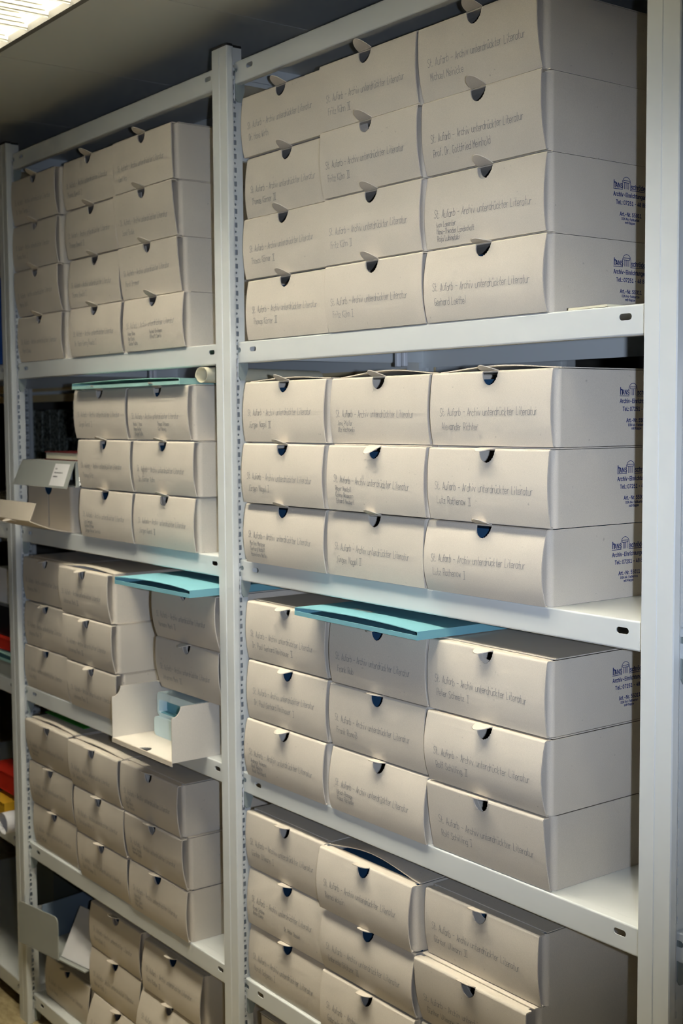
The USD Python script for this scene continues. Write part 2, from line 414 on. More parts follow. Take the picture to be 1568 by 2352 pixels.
def write_on(path, lines, x0, wid=0.0008, off=0.0005):
    """ribbons on the flap; lines: (text, s0, t0, cap, adv, slope)"""
    v, f = [], []
    for text, s0, t0, cap, adv, slope in lines:
        st, _ = strokes(text, cap, adv)
        for poly in st:
            for (ax, ay), (bx_, by) in zip(poly[:-1], poly[1:]):
                d = np.array([bx_ - ax, by - ay]); L = np.linalg.norm(d)
                if L < 1e-6: continue
                d /= L; n = np.array([-d[1], d[0]]) * wid / 2; e = d * wid * 0.3
                q = [np.array([ax, ay]) - e - n, np.array([bx_, by]) + e - n, np.array([bx_, by]) + e + n, np.array([ax, ay]) - e + n]
                k = len(v)
                for p in q:
                    s, t = s0 + p[0], t0 + p[1] + slope * p[0]
                    y, z = path.at(t, off)
                    v.append((x0 + s, float(y), float(z)))
                f += [(k, k + 1, k + 2), (k, k + 2, k + 3)]
    return trimesh.Trimesh(np.array(v), np.array(f), process=False)


# ------------------------------------------------------------------ the printed supplier mark on the long side of a box: (u along the side, v up)
def logo_mesh():
    ms = []

    def txt(s, u, v, h, squeeze=1.0, bold=True):
        m = meshkit.text_mesh(s, h, 0.0003, bold)
        m.apply_scale([squeeze, 1, 1]); m.apply_translation((u, v, 0)); ms.append(m)
        return u + m.extents[0] * 1.0
    def pl(p): ms.append(trimesh.creation.extrude_polygon(p, 0.0003, engine='earcut'))
    txt('h', 0.0, 0.0745, 0.0105, 0.8); txt('ANS', 0.0042, 0.0745, 0.0070, 0.85)
    txt('schröder', 0.0385, 0.0745, 0.0072, 0.85)
    pl(sg.box(0.0, 0.0722, 0.0205, 0.0731)); pl(sg.box(0.0375, 0.0722, 0.070, 0.0731))
    c = (0.029, 0.082)
    ar = sg.Point(c).buffer(0.0095, quad_segs=12).union(sg.box(c[0] - .0095, .0722, c[0] + .0095, c[1]))
    ar = ar.difference(sg.Point(c).buffer(0.0087, quad_segs=12).union(sg.box(c[0] - .0087, .07, c[0] + .0087, c[1]))).intersection(sg.box(-1, .0722, 1, 1))
    for p in getattr(ar, 'geoms', [ar]): pl(p)
    pl(sg.box(c[0] - .0065, .0855, c[0] + .0065, .0863)); pl(sg.box(c[0] - .0065, .0826, c[0] + .0065, .0834))
    pl(sg.box(c[0] - .0068, .0826, c[0] - .0060, .0863)); pl(sg.box(c[0] + .0060, .0826, c[0] + .0068, .0863))
    for q in (-.0045, -.0012, .0012, .0045): pl(sg.box(c[0] + q - .0004, .0735, c[0] + q + .0004, .0826))
    txt('Archiv-Einrichtungen', 0.0, 0.0622, 0.0062, 0.85)
    txt('Tel.: 07251 - 48 88', 0.006, 0.0508, 0.0060, 0.85)
    txt('Art.-Nr. 55011', 0.0145, 0.0343, 0.0058, 0.85)
    txt('DIN A4-Faltkarton', 0.0185, 0.0285, 0.0036, 0.9); txt('mit Klappe', 0.0262, 0.0235, 0.0036, 0.9)
    return cat_(ms)


LOGO = logo_mesh()

# ------------------------------------------------------------------ archive boxes
BW, BH, BD = 0.256, 0.1127, 0.335
C2 = m3.CrossSection


def ring(w, d, r, th):
    o = sg.box(r, r, w - r, d - r).buffer(r, quad_segs=4)
    i = sg.box(r, r, w - r, d - r).buffer(r - th, quad_segs=3)
    return o.difference(i)


def make_body(w=BW, d=BD, h=BH - 0.0026, th=0.002, notch=0.017, gap=0.003):
    """tray and side walls with the two dust flaps closed across the front; the opening between them has a rounded notch at the top"""
    rg = ring(w, d, 0.009, th)
    rg = rg.difference(sg.box(w / 2 - gap / 2, -0.001, w / 2 + gap / 2, th + 0.002))
    mm = ext(rg, h)
    man = m3.Manifold(m3.Mesh(np.asarray(mm.vertices, np.float32), np.asarray(mm.faces, np.uint32)))
    v = np.asarray(mm.vertices)
    mg = trimesh.Trimesh(mm.vertices, mm.faces, process=True)
    man = m3.Manifold(m3.Mesh(np.asarray(mg.vertices, np.float32), np.asarray(mg.faces, np.uint32)))
    cut = m3.Manifold.cylinder(0.02, notch, notch, 24).rotate((-90, 0, 0)).translate((w / 2, -0.01, h))
    if man.status() == m3.Error.NoError:
        man = man - cut
    bot = ext(sg.box(0.0065, 0.0065, w - 0.0065, d - 0.0065).buffer(0.005, quad_segs=3), th)
    return cat_([man, bot])


BODY, BODY_WIDE = make_body(), make_body(notch=0.036)


def flap_path(yb, yt, bow, h, tuck_in=0.0):
    """front flap from its hinge, up the bowed face, over the fold, back into the tuck"""
    n = 11
    pts = [(yb + tuck_in, 0.0004)] if tuck_in else []
    n0 = len(pts)
    hf = h - 0.004
    for k in range(n):
        u = k / (n - 1)
        pts.append((yb + (yt - yb) * u - bow * 4 * u * (1 - u) * (1.15 - 0.3 * u), 0.0006 + u * hf))
    r = 0.0042
    cy = pts[-1][0] + r
    pts[-1] = (pts[-1][0], h - r)
    pts += arc(cy, h - r, r, 180, 90, 6)[1:] + [(cy + 0.02, h - 0.0008)]
    return Path(pts), n - 1 + n0


def zigzag_hole(cx, tf, a=0.0163, d=0.0195):
    """the half round finger hole, its right edge torn along the perforation"""
    pts = []
    for k in range(25):
        th = math.pi + math.pi * k / 24
        q = 1.0
        if 13 <= k < 23:
            q = 1 + (0.028 if k % 2 else -0.028)
        pts.append((cx + a * math.cos(th) * q, tf + d * math.sin(th) * q))
    return sg.Polygon(pts)


def lid_mesh(w, d, y0, h, bulge=0.0):
    nx, ny = (16, 6) if abs(bulge) > 1e-5 else (2, 1)
    xs, ys = np.linspace(0.0012, w - 0.0012, nx + 1), np.linspace(y0, d, ny + 1)
    X, Y = np.meshgrid(xs, ys)
    Z = h - 0.0016 + bulge * np.sin(np.pi * X / w) ** 1.3 * np.clip(1 - (Y - y0) / (d - y0) * 1.4, 0, 1) ** 2 if nx > 2 else np.full_like(X, h - 0.0016)
    top = np.stack([X, Y, Z + 0.0016], -1).reshape(-1, 3); bot = np.stack([X, Y, Z], -1).reshape(-1, 3)
    n = nx + 1; f = []
    for j in range(ny):
        for i in range(nx):
            a, b, c, e = j * n + i, j * n + i + 1, (j + 1) * n + i + 1, (j + 1) * n + i
            f += [(a, b, c), (a, c, e)]
    f = np.array(f); N = len(top)
    e = np.vstack([f[:, [0, 1]], f[:, [1, 2]], f[:, [2, 0]]]); es = {tuple(q) for q in e}
    bd = np.array([q for q in e if (q[1], q[0]) not in es])
    side = np.vstack([np.stack([bd[:, 0], bd[:, 0] + N, bd[:, 1] + N], 1), np.stack([bd[:, 0], bd[:, 1] + N, bd[:, 1]], 1)])
    return trimesh.Trimesh(np.vstack([top, bot]), np.vstack([f, f[:, ::-1] + N, side]), process=False)


T0 = 'St. Aufarb - Archiv unterdrückter Literatur'


def archive_box(x0, z0, yb, yt, label, group, names=(), bow=0.0055, tab=0.0, logo=False, bulge=0.0, h=BH, blue=True):
    """one archive box, lower front left corner at x0, hinge at depth yb"""
    t = thing('archive_box', label, 'archive box', (x0, yb, z0 + 0.0003), group=group)
    dy = yt - yb
    y_in = max(0.0, dy) + 0.0068
    bd = (BODY if rng.random() < 0.18 else BODY_WIDE).copy(); bd.apply_translation((0, y_in, 0.0))
    bp = part('body', bd, 'cardboard', t, 35)
    part('lid', lid_mesh(BW, BD + y_in - 0.001, dy + 0.012 + (0.006 if dy < 0 else 0), h, bulge), 'cardboard', t, 35)
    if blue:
        part('stored_folders', bx(0.012, BW - 0.012, y_in + 0.03, BD - 0.03 + y_in, 0.0024, 0.1), 'shaded_folder_card', t, label='folders inside, coloured dark blue for the shade')
    pa, nf = flap_path(0.0, dy, bow, h - 0.0018, 0.006)
    tf = pa.t[nf] + 0.0015
    L = pa.t[-1]
    poly = sg.box(0.0013, 0, BW - 0.0013, L - 0.01).union(sg.box(0.01, 0, BW - 0.01, L)).buffer(-0.003).buffer(0.003, quad_segs=3)
    cx = BW / 2 + rng.normal(0, 0.002)
    poly = poly.difference(zigzag_hole(cx, tf + 0.001))
    fp = part('flap', sheet(poly, pa, 0.0018), 'cardboard', t, 40)
    # the punched half disc stays on the tuck and sticks out over the hole
    a, d, n = 0.0163, 0.0215, 14
    disc = [(cx + a * math.cos(math.pi + math.pi * k / n), d * math.sin(math.pi + math.pi * k / n)) for k in range(n + 1)]
    y0 = float(pa.at(tf + 0.003)[0]) - 0.0008
    zt = h - 0.0022
    tm = ext(sg.Polygon(disc), 0.0013)
    v = np.asarray(tm.vertices).copy()
    v[:, 2] += np.abs(v[:, 1]) * math.tan(math.radians(tab)) + 8.0 * v[:, 1] ** 2 * math.copysign(1, tab)
    v += [0, y0, zt]
    part('thumb_tab', trimesh.Trimesh(v, tm.faces, process=False), 'cardboard', t, 30)
    if names is not None:
        sl = rng.normal(-0.004, 0.012)
        ls, ts = rng.uniform(0.018, 0.025), rng.uniform(0.044, 0.050)
        ts += 0.006
        lines = [(T0, ls, ts, 0.0118, 0.665 * rng.uniform(0.97, 1.03), sl)]
        if len(names) and not isinstance(names[0], str):
            for tx, ox, row in names:
                lines.append((tx, ls + ox, ts - 0.0145 - 0.0105 * row, 0.0080, 0.64, sl))
        elif len(names) == 1:
            nm = names[0]
            last = nm.split(' ')[-1]
            if last and set(last) <= set('IVX'):
                nm = nm[: -len(last) - 1]
                off = strokes(nm, 0.0112, 0.69)[1] + 0.006
                lines.append((last, ls + 0.003 + off, ts - 0.0225, 0.0118, 0.62, sl))
            lines.append((nm, ls + 0.003, ts - 0.0215, 0.0112, 0.69, sl))
        else:
            for r, nm in enumerate(names):
                lines.append((nm, ls + 0.004, ts - 0.014 - 0.0105 * r, 0.0080, 0.70, sl))
        part('handwriting', write_on(pa, lines, 0.0), 'pencil', fp, label='grey pencil handwriting')
    if logo:
        lm = LOGO.copy()
        vv = np.asarray(lm.vertices)
        # reads along +y on the right-hand side
        lm = trimesh.Trimesh(np.stack([BW + vv[:, 2] - 0.0001, vv[:, 0] + 0.130 + y_in, vv[:, 1]], 1), lm.faces, process=False)
        part('supplier_print', lm, 'blue_print', bp, label='dark blue printed supplier address')
    return t

# solved positions in mm: left edge, depth of the hinge, depth of the fold (bay, shelf, stack, row from the bottom)
BOX = {
    'L1A1': (-998.3, -0.1, -4.1),
    'L1A2': (-1005.1, 2.5, -10.0),
    'L1A3': (-1013.2, -2.5, -4.5),
    'L1A4': (-1013.2, -0.5, -6.8),
    'L1B1': (-693.3, -3.5, -5.7),
    'L1B2': (-705.8, 0.8, 2.9),
    'L1B3': (-714.6, 2.4, -1.1),
    'L1B4': (-716.7, 0.5, -2.9),
    'L1C1': (-424.4, -4.2, -5.5),
    'L1C2': (-448.6, 5.3, -5.9),
    'L1C3': (-457.4, 1.4, -11.5),
    'L1C4': (-459.5, -5.1, -8.4),
    'L2B1': (-645.9, -10.4, -12.6),
    'L2B2': (-640.5, -12.3, -18.3),
    'L2B3': (-663.7, -10.5, -13.7),
    'L2C1': (-388.7, -7.3, -7.0),
    'L2C2': (-383.3, -6.9, -11.7),
    'L2C3': (-396.1, -9.9, -15.1),
    'L3A1': (-1007.6, 1.0, -4.6),
    'L3A2': (-993.1, -4.2, -6.7),
    'L3A3': (-996.9, -2.3, -6.9),
    'L3B1': (-734.8, -4.4, -16.2),
    'L3B2': (-735.9, -15.2, -24.0),
    'L3B3': (-739.7, -21.0, -29.4),
    'L3C2': (-303.0, 2.7, -9.7),
    'L3C3': (-291.0, -12.5, -22.9),
    'L4A1': (-992.6, 7.8, 2.1),
    'L4A2': (-993.8, 0.7, -6.0),
    'L4A3': (-980.5, -4.9, -21.4),
    'L4B1': (-708.1, -0.8, -11.0),
    'L4B2': (-703.7, -11.8, -18.9),
    'L4B3': (-710.9, -18.6, -29.0),
    'L4C1': (-448.0, -3.9, -6.4),
    'L4C2': (-446.5, -5.8, -18.1),
    'L4C3': (-453.3, -16.4, -21.9),
    'L5A1': (-988.2, 23.6, 25.6),
    'L5B1': (-702.5, -5.2, 20.1),
    'L5B2': (-716.8, 21.5, 23.8),
    'L5B3': (-714.1, 22.8, 24.0),
    'L5C2': (-437.3, -5.6, 14.5),
    'L5C3': (-428.5, 10.8, 17.4),
    'R1A1': (57.1, 0.0, 1.4),
    'R1A2': (50.7, 1.7, -1.4),
    'R1A3': (45.6, 9.7, 10.2),
    'R1A4': (37.5, 8.9, 6.3),
    'R1B1': (314.3, -1.7, -9.2),
    'R1B2': (307.8, -3.9, -5.6),
    'R1B3': (302.8, -1.5, -9.3),
    'R1B4': (294.6, 0.9, -3.3),
    'R1C1': (571.4, -1.1, -2.3),
    'R1C2': (565.0, 3.4, 4.5),
    'R1C3': (560.0, 8.1, -1.9),
    'R1C4': (551.7, 9.3, -2.0),
    'R2A1': (58.4, -10.1, -11.1),
    'R2A2': (66.4, -19.0, -19.2),
    'R2A3': (67.0, -15.5, -14.5),
    'R2B1': (315.6, -6.8, -6.9),
    'R2B2': (329.0, -15.2, -15.0),
    'R2B3': (324.2, -2.1, -3.3),
    'R2C1': (577.5, -7.1, -5.9),
    'R2C2': (593.2, -14.0, -17.7),
    'R2C3': (591.4, -7.8, -9.5),
    'R3A1': (45.7, -5.2, -6.6),
    'R3A2': (49.4, -2.7, -3.2),
    'R3A3': (46.5, -0.1, -2.8),
    'R3B1': (315.7, -5.1, -1.5),
    'R3B2': (314.8, -1.1, -5.3),
    'R3B3': (323.6, -7.6, -9.7),
    'R3C1': (580.2, 2.0, -13.0),
    'R3C2': (583.0, -9.2, -13.6),
    'R3C3': (580.8, -6.2, -7.3),
    'R4A1': (26.7, 6.7, 9.5),
    'R4A2': (26.7, 4.7, 8.1),
    'R4A3': (26.7, 6.8, 2.6),
    'R4B1': (283.9, -7.2, -4.6),
    'R4B2': (283.8, 0.5, -1.5),
    'R4B3': (283.8, -9.2, -9.3),
    'R4C2': (544.8, 8.9, -10.7),
    'R4C3': (551.2, 16.0, 9.5),
}
N = {
    'R1A4': ['Dr. Hans Wirth'], 'R1A3': ['Thomas Körner XI'], 'R1A2': ['Thomas Körner X'], 'R1A1': ['Thomas Körner III'],
    'R1B4': ['Fritz Kühn IV'], 'R1B3': ['Fritz Kühn III'], 'R1B2': ['Fritz Kühn II'], 'R1B1': ['Fritz Kühn I'],
    'R1C4': ['Michael Meinicke'], 'R1C3': ['Prof. Dr. Gottfried Meinhold'], 'R1C2': ['Ivan Lamenter', 'Hans-Theodor Landschaft', 'Raja Lubinetzki'], 'R1C1': ['Gerhard Loettel'],
    'R2A3': ['Jürgen Nagel III'], 'R2A2': ['Jürgen Nagel I'], 'R2A1': ['Marlies Menzner', 'Gerhard Nadolf', 'Hannelore Nelle'],
    'R2B3': ['Jens Pfeifer', 'Utz Rachowski'], 'R2B2': ['Roger Nastoll', 'Conny Neumann', 'Erhard Neubert'], 'R2B1': ['Jürgen Nagel II'],
    'R2C3': ['Alexander Richter'], 'R2C2': ['Lutz Rathenow II'], 'R2C1': ['Lutz Rathenow I'],
    'R3A3': ['Dr. Paul Gerhard Reitnauer II'], 'R3A2': ['Dr. Paul Gerhard Reitnauer I'], 'R3A1': ['Andreas Reimann', 'Axel Reiche', 'Axel Reichardt'],
    'R3B3': ['Frank Rub'], 'R3B2': ['Frank Romeiß'], 'R3B1': ['Ulrich Rosage', 'Klaus Rohleder'],
    'R3C3': ['Peter Schmetz I'], 'R3C2': ['Rolf Schilling II'], 'R3C1': ['Rolf Schilling I'],
    'R4A3': ['Günter Ullmann I'], 'R4A2': [('Frank Schöne', .004, 0), ('Armin Zimmer', .004, 1), ('Dr. Peter Stosiek', .11, 1)], 'R4A1': ['Horst Salomon I'],
    'R4B3': ['Bernd Wolsin'], 'R4B2': ['Gabriele Stötzer III'], 'R4B1': ['Gabriele Stötzer II'], 'R4C3': ['Günter Ullmann III'], 'R4C2': ['Günter Ullmann II'],
    'L1A4': ['Dr. Hans Sengel I'], 'L1A3': ['Thomas Beck I'], 'L1A2': ['Martin Boll'], 'L1A1': ['Horst Bude'],
    'L1B4': ['Thomas Bewald I'], 'L1B3': ['Thomas Bewald II'], 'L1B2': ['Thomas Bewald I'], 'L1B1': ['Dr. Hans-Georg Bewald I'],
    'L1C4': ['Carl Arp'], 'L1C3': ['Josef Budek'], 'L1C2': ['Horst Drommer'],
    'L1C1': [('Peter Baum', .004, 0), ('Karl Boss', .004, 1), ('Günter Fuchs', .004, 2), ('Hartmut Breitmann', .10, 0), ('Alfred M. Domrös', .10, 1)],
    'L2B3': ['Jürgen Kerst I'], 'L2C3': [('Heide I. Hass', .004, 0), ('Hans Keller', .004, 1), ('Jürgen Kolb', .004, 2), ('Thomas Dittmann', .11, 0), ('Karl Herwig', .11, 1)],
    'L2B2': ['Thomas Kitz'], 'L2C2': ['Dr. Günter Kahn'], 'L2B1': ['Lutz Gerlach', 'Günter Dittmar', 'Jürgen Kaiser Dornfeld'], 'L2C1': ['Jürgen Kerst II'],
    'L3A3': ['Johannes Merk I'], 'L3A2': ['Johannes Merk II'], 'L3A1': ['Fritz Moll'], 'L3B3': ['Johannes Merk III'], 'L3B2': ['Johannes Merk IV'], 'L3B1': ['Johannes Merk V'],
    'L3C3': ['Hermann Merk II'], 'L3C2': ['Johannes Merk VI'],
    'L4A3': ['Christa Bauer', 'Hans Lenz'], 'L4A2': ['Rolf Dittmar I'], 'L4A1': ['Fritz Berger'], 'L4B3': ['Dr. Georg Wittig I'], 'L4B2': ['Christian Wilke I'], 'L4B1': ['Rolf Dittmar II'],
    'L4C3': ['Ute Falk', 'Rolf Heinz', 'Karl Winter'], 'L4C2': ['Dieter Brand', 'Werner Stein'], 'L4C1': ['Hans Keil', 'Peter Zorn', 'Otto Wiese'],
    'L5A1': ['Ulrich Amsel'], 'L5B3': ['Heinz Kuhl I'], 'L5B2': ['Werner Kolb I'], 'L5B1': ['Werner Kolb II'], 'L5C3': ['Hans Kolbe II'], 'L5C2': ['Hans Kolbe I'],
}
ROW = {4: {4: 'top', 3: 'second from top', 2: 'third from top', 1: 'bottom'}, 3: {3: 'top', 2: 'middle one', 1: 'bottom'}, 2: {2: 'top', 1: 'bottom'}}
COL = {'A': 'left', 'B': 'middle', 'C': 'right'}
SH = {1: 'uppermost loaded shelf', 2: 'second shelf', 3: 'third shelf', 4: 'fourth shelf', 5: 'lowest shelf'}
BOW = {'R1C1': 0.0080, 'R1C2': 0.0058, 'R2C1': 0.0094, 'R2A1': 0.0065, 'R2A2': 0.0058, 'R3C2': 0.0094, 'R3C3': 0.0051, 'R3C1': 0.0022, 'R4B3': 0.0080, 'R4B2': 0.0101, 'R3B1': 0.0072, 'R3A1': 0.0072, 'L1C4': 0.0014, 'L1C3': 0.0014, 'L1C2': 0.0022,
       'L3C3': 0.0072, 'L3C2': 0.0072, 'L4C1': 0.0051, 'L4B1': 0.0051, 'R1B4': 0.0051, 'R2B1': 0.0036}
TAB = {'R1': 20, 'R2': 13, 'R3': -1, 'R4': 5, 'L1': 15, 'L2': 12, 'L3': -2, 'L4': 8, 'L5': 8}
TABX = {'R2B2': -22, 'R1C1': -2, 'R2C2': -2, 'R3C1': 8, 'R3C3': -2, 'R1C3': 22, 'R1B1': 22, 'R1A1': 22, 'L1C1': 25, 'L1A2': 22, 'R4C2': 14}
BULGE = {'R2B3': .009, 'R2C3': .007, 'R2A3': .005, 'R4B3': .016, 'L4A3': .005, 'L4B3': .004, 'L3B3': .006, 'R1C4': 0}
LOGOS = {'R1C1', 'R1C2', 'R2C1', 'R2C2', 'R2C3', 'R3C3'}
NROW = {'L3C': 3, 'L5A': 3}
for k in sorted(BOX):
    x, yb, yt = (q / 1000 for q in BOX[k])
    s, c, r = int(k[1]), k[2], int(k[3])
    bay = 'right' if k[0] == 'R' else 'left'
    n = 4 if s == 1 else 3
    extra = {'R4B3': ' with lid arched open', 'R3C1': ' with flap standing away', 'R2B3': ' with raised lid', 'L3B3': ' with raised lid edge'}.get(k, '')
    word = ROW[n][r]
    if k == 'L5A1':
        lab = 'beige archive box under the grey document case, lowest shelf, left bay'
    elif k[:3] == 'L3C':
        lab = f'beige archive box, {word} in the right stack, above the open box, left bay' if r == 3 else 'beige archive box lying directly on the open white-lined box, third shelf, left bay'
    else:
        lab = f'beige archive box{extra}, {word} of {COL[c]} stack, {SH[s]}, {bay} bay'
    archive_box(x, TOP[s] + (r - 1) * 0.1135, yb, yt, lab, f'archive boxes on the {SH[s]} of the {bay} bay', N.get(k, ()), BOW.get(k, .0055), TABX.get(k, TAB[k[:2]]) + rng.normal(0, 1.5), k in LOGOS, BULGE.get(k, 0.0), blue=(rng.random() < 0.6))
# the two lowest boxes of the right stacks, mostly below the picture
x, yb, yt = (q / 1000 for q in BOX['R4C2'])
archive_box(x, TOP[4], yb + 0.004, yb - .004, 'beige archive box at the bottom of right stack, fourth shelf, right bay', 'archive boxes on the fourth shelf of the right bay', ['Günter Ullmann'])
x, yb, yt = (q / 1000 for q in BOX['L5C2'])
archive_box(x, TOP[5], yb, yb - .004, 'beige archive box at the bottom of right stack, lowest shelf, left bay', 'archive boxes on the lowest shelf of the left bay', ['Hans Kolbe'])


LV = ('bottom', 'second', 'top')


# boxes standing lengthways, their printed long side to the aisle
def sideways(x0, y0, z0, label, group):
    t = thing('archive_box', label, 'archive box', (x0 + BD, y0, z0 + 0.0003), group=group)
    rot = lambda m: trimesh.Trimesh(np.stack([-np.asarray(m.vertices)[:, 1], np.asarray(m.vertices)[:, 0], np.asarray(m.vertices)[:, 2]], 1), m.faces, process=False)
    bp = part('body', rot(BODY), 'cardboard', t, 35)
    part('lid', rot(lid_mesh(BW, BD, 0.006, BH)), 'cardboard', t, 35)
    pa, nf = flap_path(-0.004, -0.008, 0.004, BH - 0.0018)
    part('flap', rot(sheet(sg.box(0, 0, BW, pa.t[-1]), pa, 0.0018)), 'cardboard', t, 40)
    lm = LOGO
    vv = np.asarray(lm.vertices)
    part('supplier_print', trimesh.Trimesh(np.stack([-BD + 0.018 + vv[:, 0] * 1.0, -vv[:, 2] + 0.0001, vv[:, 1]], 1), lm.faces, process=False), 'blue_print', bp, label='dark blue printed supplier address')
    return t


g = 'sideways archive boxes on the lowest shelf of the right bay'
for r, w in enumerate(('bottom', 'middle one', 'top')):
    sideways(0.035, 0.022, TOP[5] + r * 0.1135, f'beige archive box turned lengthways, {w} of stack, lowest shelf, right bay', g)
g = 'sideways archive boxes beyond the right upright'
for z0, w, rows in ((SLOT[2] + .0155, 'upper', 3), (SLOT[3] + 0.032, 'middle', 3)):
    for r in range(rows):
        sideways(W + 0.035, 0.012, z0 + r * 0.1135, f'beige archive box lengthways, {LV[r]} of its stack, {w} shelf past the right upright', g)
base5 = SLOT[3] + 0.032 - 0.4151
shelf(W, base5 - 0.0155, 'pale grey steel fourth shelf right of the rightmost upright', 'steel shelves beyond the right upright')
for r in range(3):
    sideways(W + 0.035, 0.012, base5 + r * 0.1135, f'beige archive box lengthways, {LV[r]} of its stack, lower shelf past the right upright', g)

# ------------------------------------------------------------------ blue folders lying on the stacks


def folder(name, label, corners, z, th, mat, group=None, thick=0.0012, lift=0.0, writing=False):
    """closed three-flap folder: corners = plan quad (front left, front right, back right, back left); open mouth along the front with a bowed upper leaf"""
    fl_, fr_, br, bl = [np.array(q, float) for q in corners]
    o = fl_.copy()
    t = thing(name, label, 'folder', (o[0], o[1], z), group=group)
    q = [p - o for p in (fl_, fr_, br, bl)]

    def leaf(z0, bow, front=0.0, n=12, m=8):
        X = []
        for j in range(m + 1):
            for i in range(n + 1):
                u, w = i / n, j / m
                p = (1 - w) * ((1 - u) * q[0] + u * q[1]) + w * ((1 - u) * q[3] + u * q[2])
                p = p + front * (q[3] - q[0]) * (1 - w) * (1 - (2 * u - 1) ** 2)
                X.append((p[0], p[1], z0 + bow * math.sin(math.pi * u) ** 0.8 * (1 - w) ** 1.5 + lift * u))
        X = np.array(X); f = []
        for j in range(m):
            for i in range(n):
                a = j * (n + 1) + i
                f += [(a, a + 1, a + n + 2), (a, a + n + 2, a + n + 1)]
        f = np.array(f); N_ = len(X)
        e = np.vstack([f[:, [0, 1]], f[:, [1, 2]], f[:, [2, 0]]]); es = {tuple(k) for k in e}
        bd = np.array([k for k in e if (k[1], k[0]) not in es])
        sd = np.vstack([np.stack([bd[:, 0], bd[:, 0] + N_, bd[:, 1] + N_], 1), np.stack([bd[:, 0], bd[:, 1] + N_, bd[:, 1]], 1)])
        return trimesh.Trimesh(np.vstack([X, X - [0, 0, thick]]), np.vstack([f, f[:, ::-1] + N_, sd]), process=False)

    part('lower_leaf', leaf(thick, 0), mat, t, 30)
    tp = part('upper_leaf', leaf(th, 0.004, 0.02), mat, t, 30)
    # spine strips along the left and right edges and the flap edge along the front
    def strip(a, b, h0, h1):
        d = (b - a) / np.linalg.norm(b - a); n = np.array([-d[1], d[0]]) * 0.0007
        P = [a - n, b - n, b + n, a + n]
        return ext(sg.Polygon([tuple(p) for p in P]), h1 - h0, 'xyz', (0, 0, h0))
    part('right_flap', cat_([strip(q[1], q[2], 0, th)]), mat, t)
    part('left_flap', cat_([strip(q[0], q[3], 0, th)]), mat, t)
    ins = 0.004
    u = (q[1] - q[0]); v = (q[3] - q[0])
    part('front_flap', strip(q[0] + 0.0 * v, q[1], 0, th * 0.55), mat, t)
    return t, tp, q


rf, rtop, q = folder('document_folder', 'bright teal folder sticking out over the third-shelf boxes of the right bay', ((0.271, -0.048), (0.603, -0.050), (0.612, 0.18), (0.284, 0.18)), 1.2565, 0.0135, 'teal_card', 'teal folders lying on box stacks')
pw = Path([(0.03, 0.0175), (0.10, 0.0175)])
wr = write_on(pw, [('Eine Auswahl', 0.10, 0.02, 0.008, 0.95, -0.05)], 0.0, 0.0008, 0.0006)
part('handwriting', wr, 'pencil', rtop, label='grey pencil handwriting')
folder('document_folder', 'teal folder sticking out over the third-shelf boxes of the left bay, behind the middle upright', ((-0.322, -0.093), (-0.031, -0.083), (-0.031, 0.22), (-0.322, 0.22)), 1.2565, 0.0145, 'teal_card', 'teal folders lying on box stacks')
folder('document_folder', 'pale teal folder lying flat beside the paper roll, second shelf of the left bay', ((-0.640, -0.030), (-0.150, -0.030), (-0.245, 0.28), (-0.640, 0.28)), TOP[2] + 0.3402, 0.0125, 'pale_teal_card', 'teal folders lying on box stacks')

# paper roll beside the upright
a0 = np.array([-0.094, -0.012, TOP[2] + 0.3402 + 0.0166]); a1 = np.array([-0.206, 0.352, a0[2] + 0.002])


def paper_roll(label, p0, p1, r, mat, group=None):
    p0, p1 = np.array(p0), np.array(p1)
    L = np.linalg.norm(p1 - p0)
    n = 80
    pts = []
    for k in range(n + 1):
        th = 2 * math.pi * 1.35 * k / n
        rr = r - 0.0022 * k / n
        pts.append((rr * math.cos(th - 0.3), rr * math.sin(th - 0.3)))
    inn = [(x * (1 - 0.0005 / math.hypot(x, y)), y * (1 - 0.0005 / math.hypot(x, y))) for x, y in pts]
    vs = []
    for P, zz in ((pts, 0), (pts, L), (inn, 0), (inn, L)):
        vs += [(x, y, zz) for x, y in P]
    N_ = n + 1; f = []
    for i in range(n):
        f += [(i, i + 1, N_ + i + 1), (i, N_ + i + 1, N_ + i)]
        f += [(2 * N_ + i, 3 * N_ + i + 1, 2 * N_ + i + 1), (2 * N_ + i, 3 * N_ + i, 3 * N_ + i + 1)]
        f += [(i, 2 * N_ + i + 1, i + 1), (i, 2 * N_ + i, 2 * N_ + i + 1), (N_ + i, N_ + i + 1, 3 * N_ + i + 1), (N_ + i, 3 * N_ + i + 1, 3 * N_ + i)]
    d = (p1 - p0) / L
    xa = np.cross([0, 0, 1.0], d); xa /= np.linalg.norm(xa); ya = np.cross(d, xa)
    v = np.array(vs)
    v = v[:, :1] * xa + v[:, 1:2] * ya + v[:, 2:] * d
    t = thing('paper_roll', label, 'paper roll', p0, group=group)
    part('rolled_sheet', trimesh.Trimesh(v, np.array(f), process=False), mat, t, 40)
    return t


paper_roll('cream rolled-up sheet of paper lying beside the middle upright and the pale folder', a0, a1, 0.0163, 'cream_paper')

# green folder on the fourth shelf of the left bay
gx, gz = BOX['L4A3'][0] / 1000, TOP[4] + 0.3412 + 0.0008
t = thing('green_folder', 'dark green folder on top of the upper left box, fourth shelf, left bay', 'folder', (gx + 0.01, 0.03, gz + 0.004))
part('cover', bx(0, 0.226, 0, 0.29, 0.0006, 0.0032), 'green_card', t)
part('inner_sheet', bx(0.004, 0.222, 0.006, 0.284, 0, 0.0006), 'paper', t)

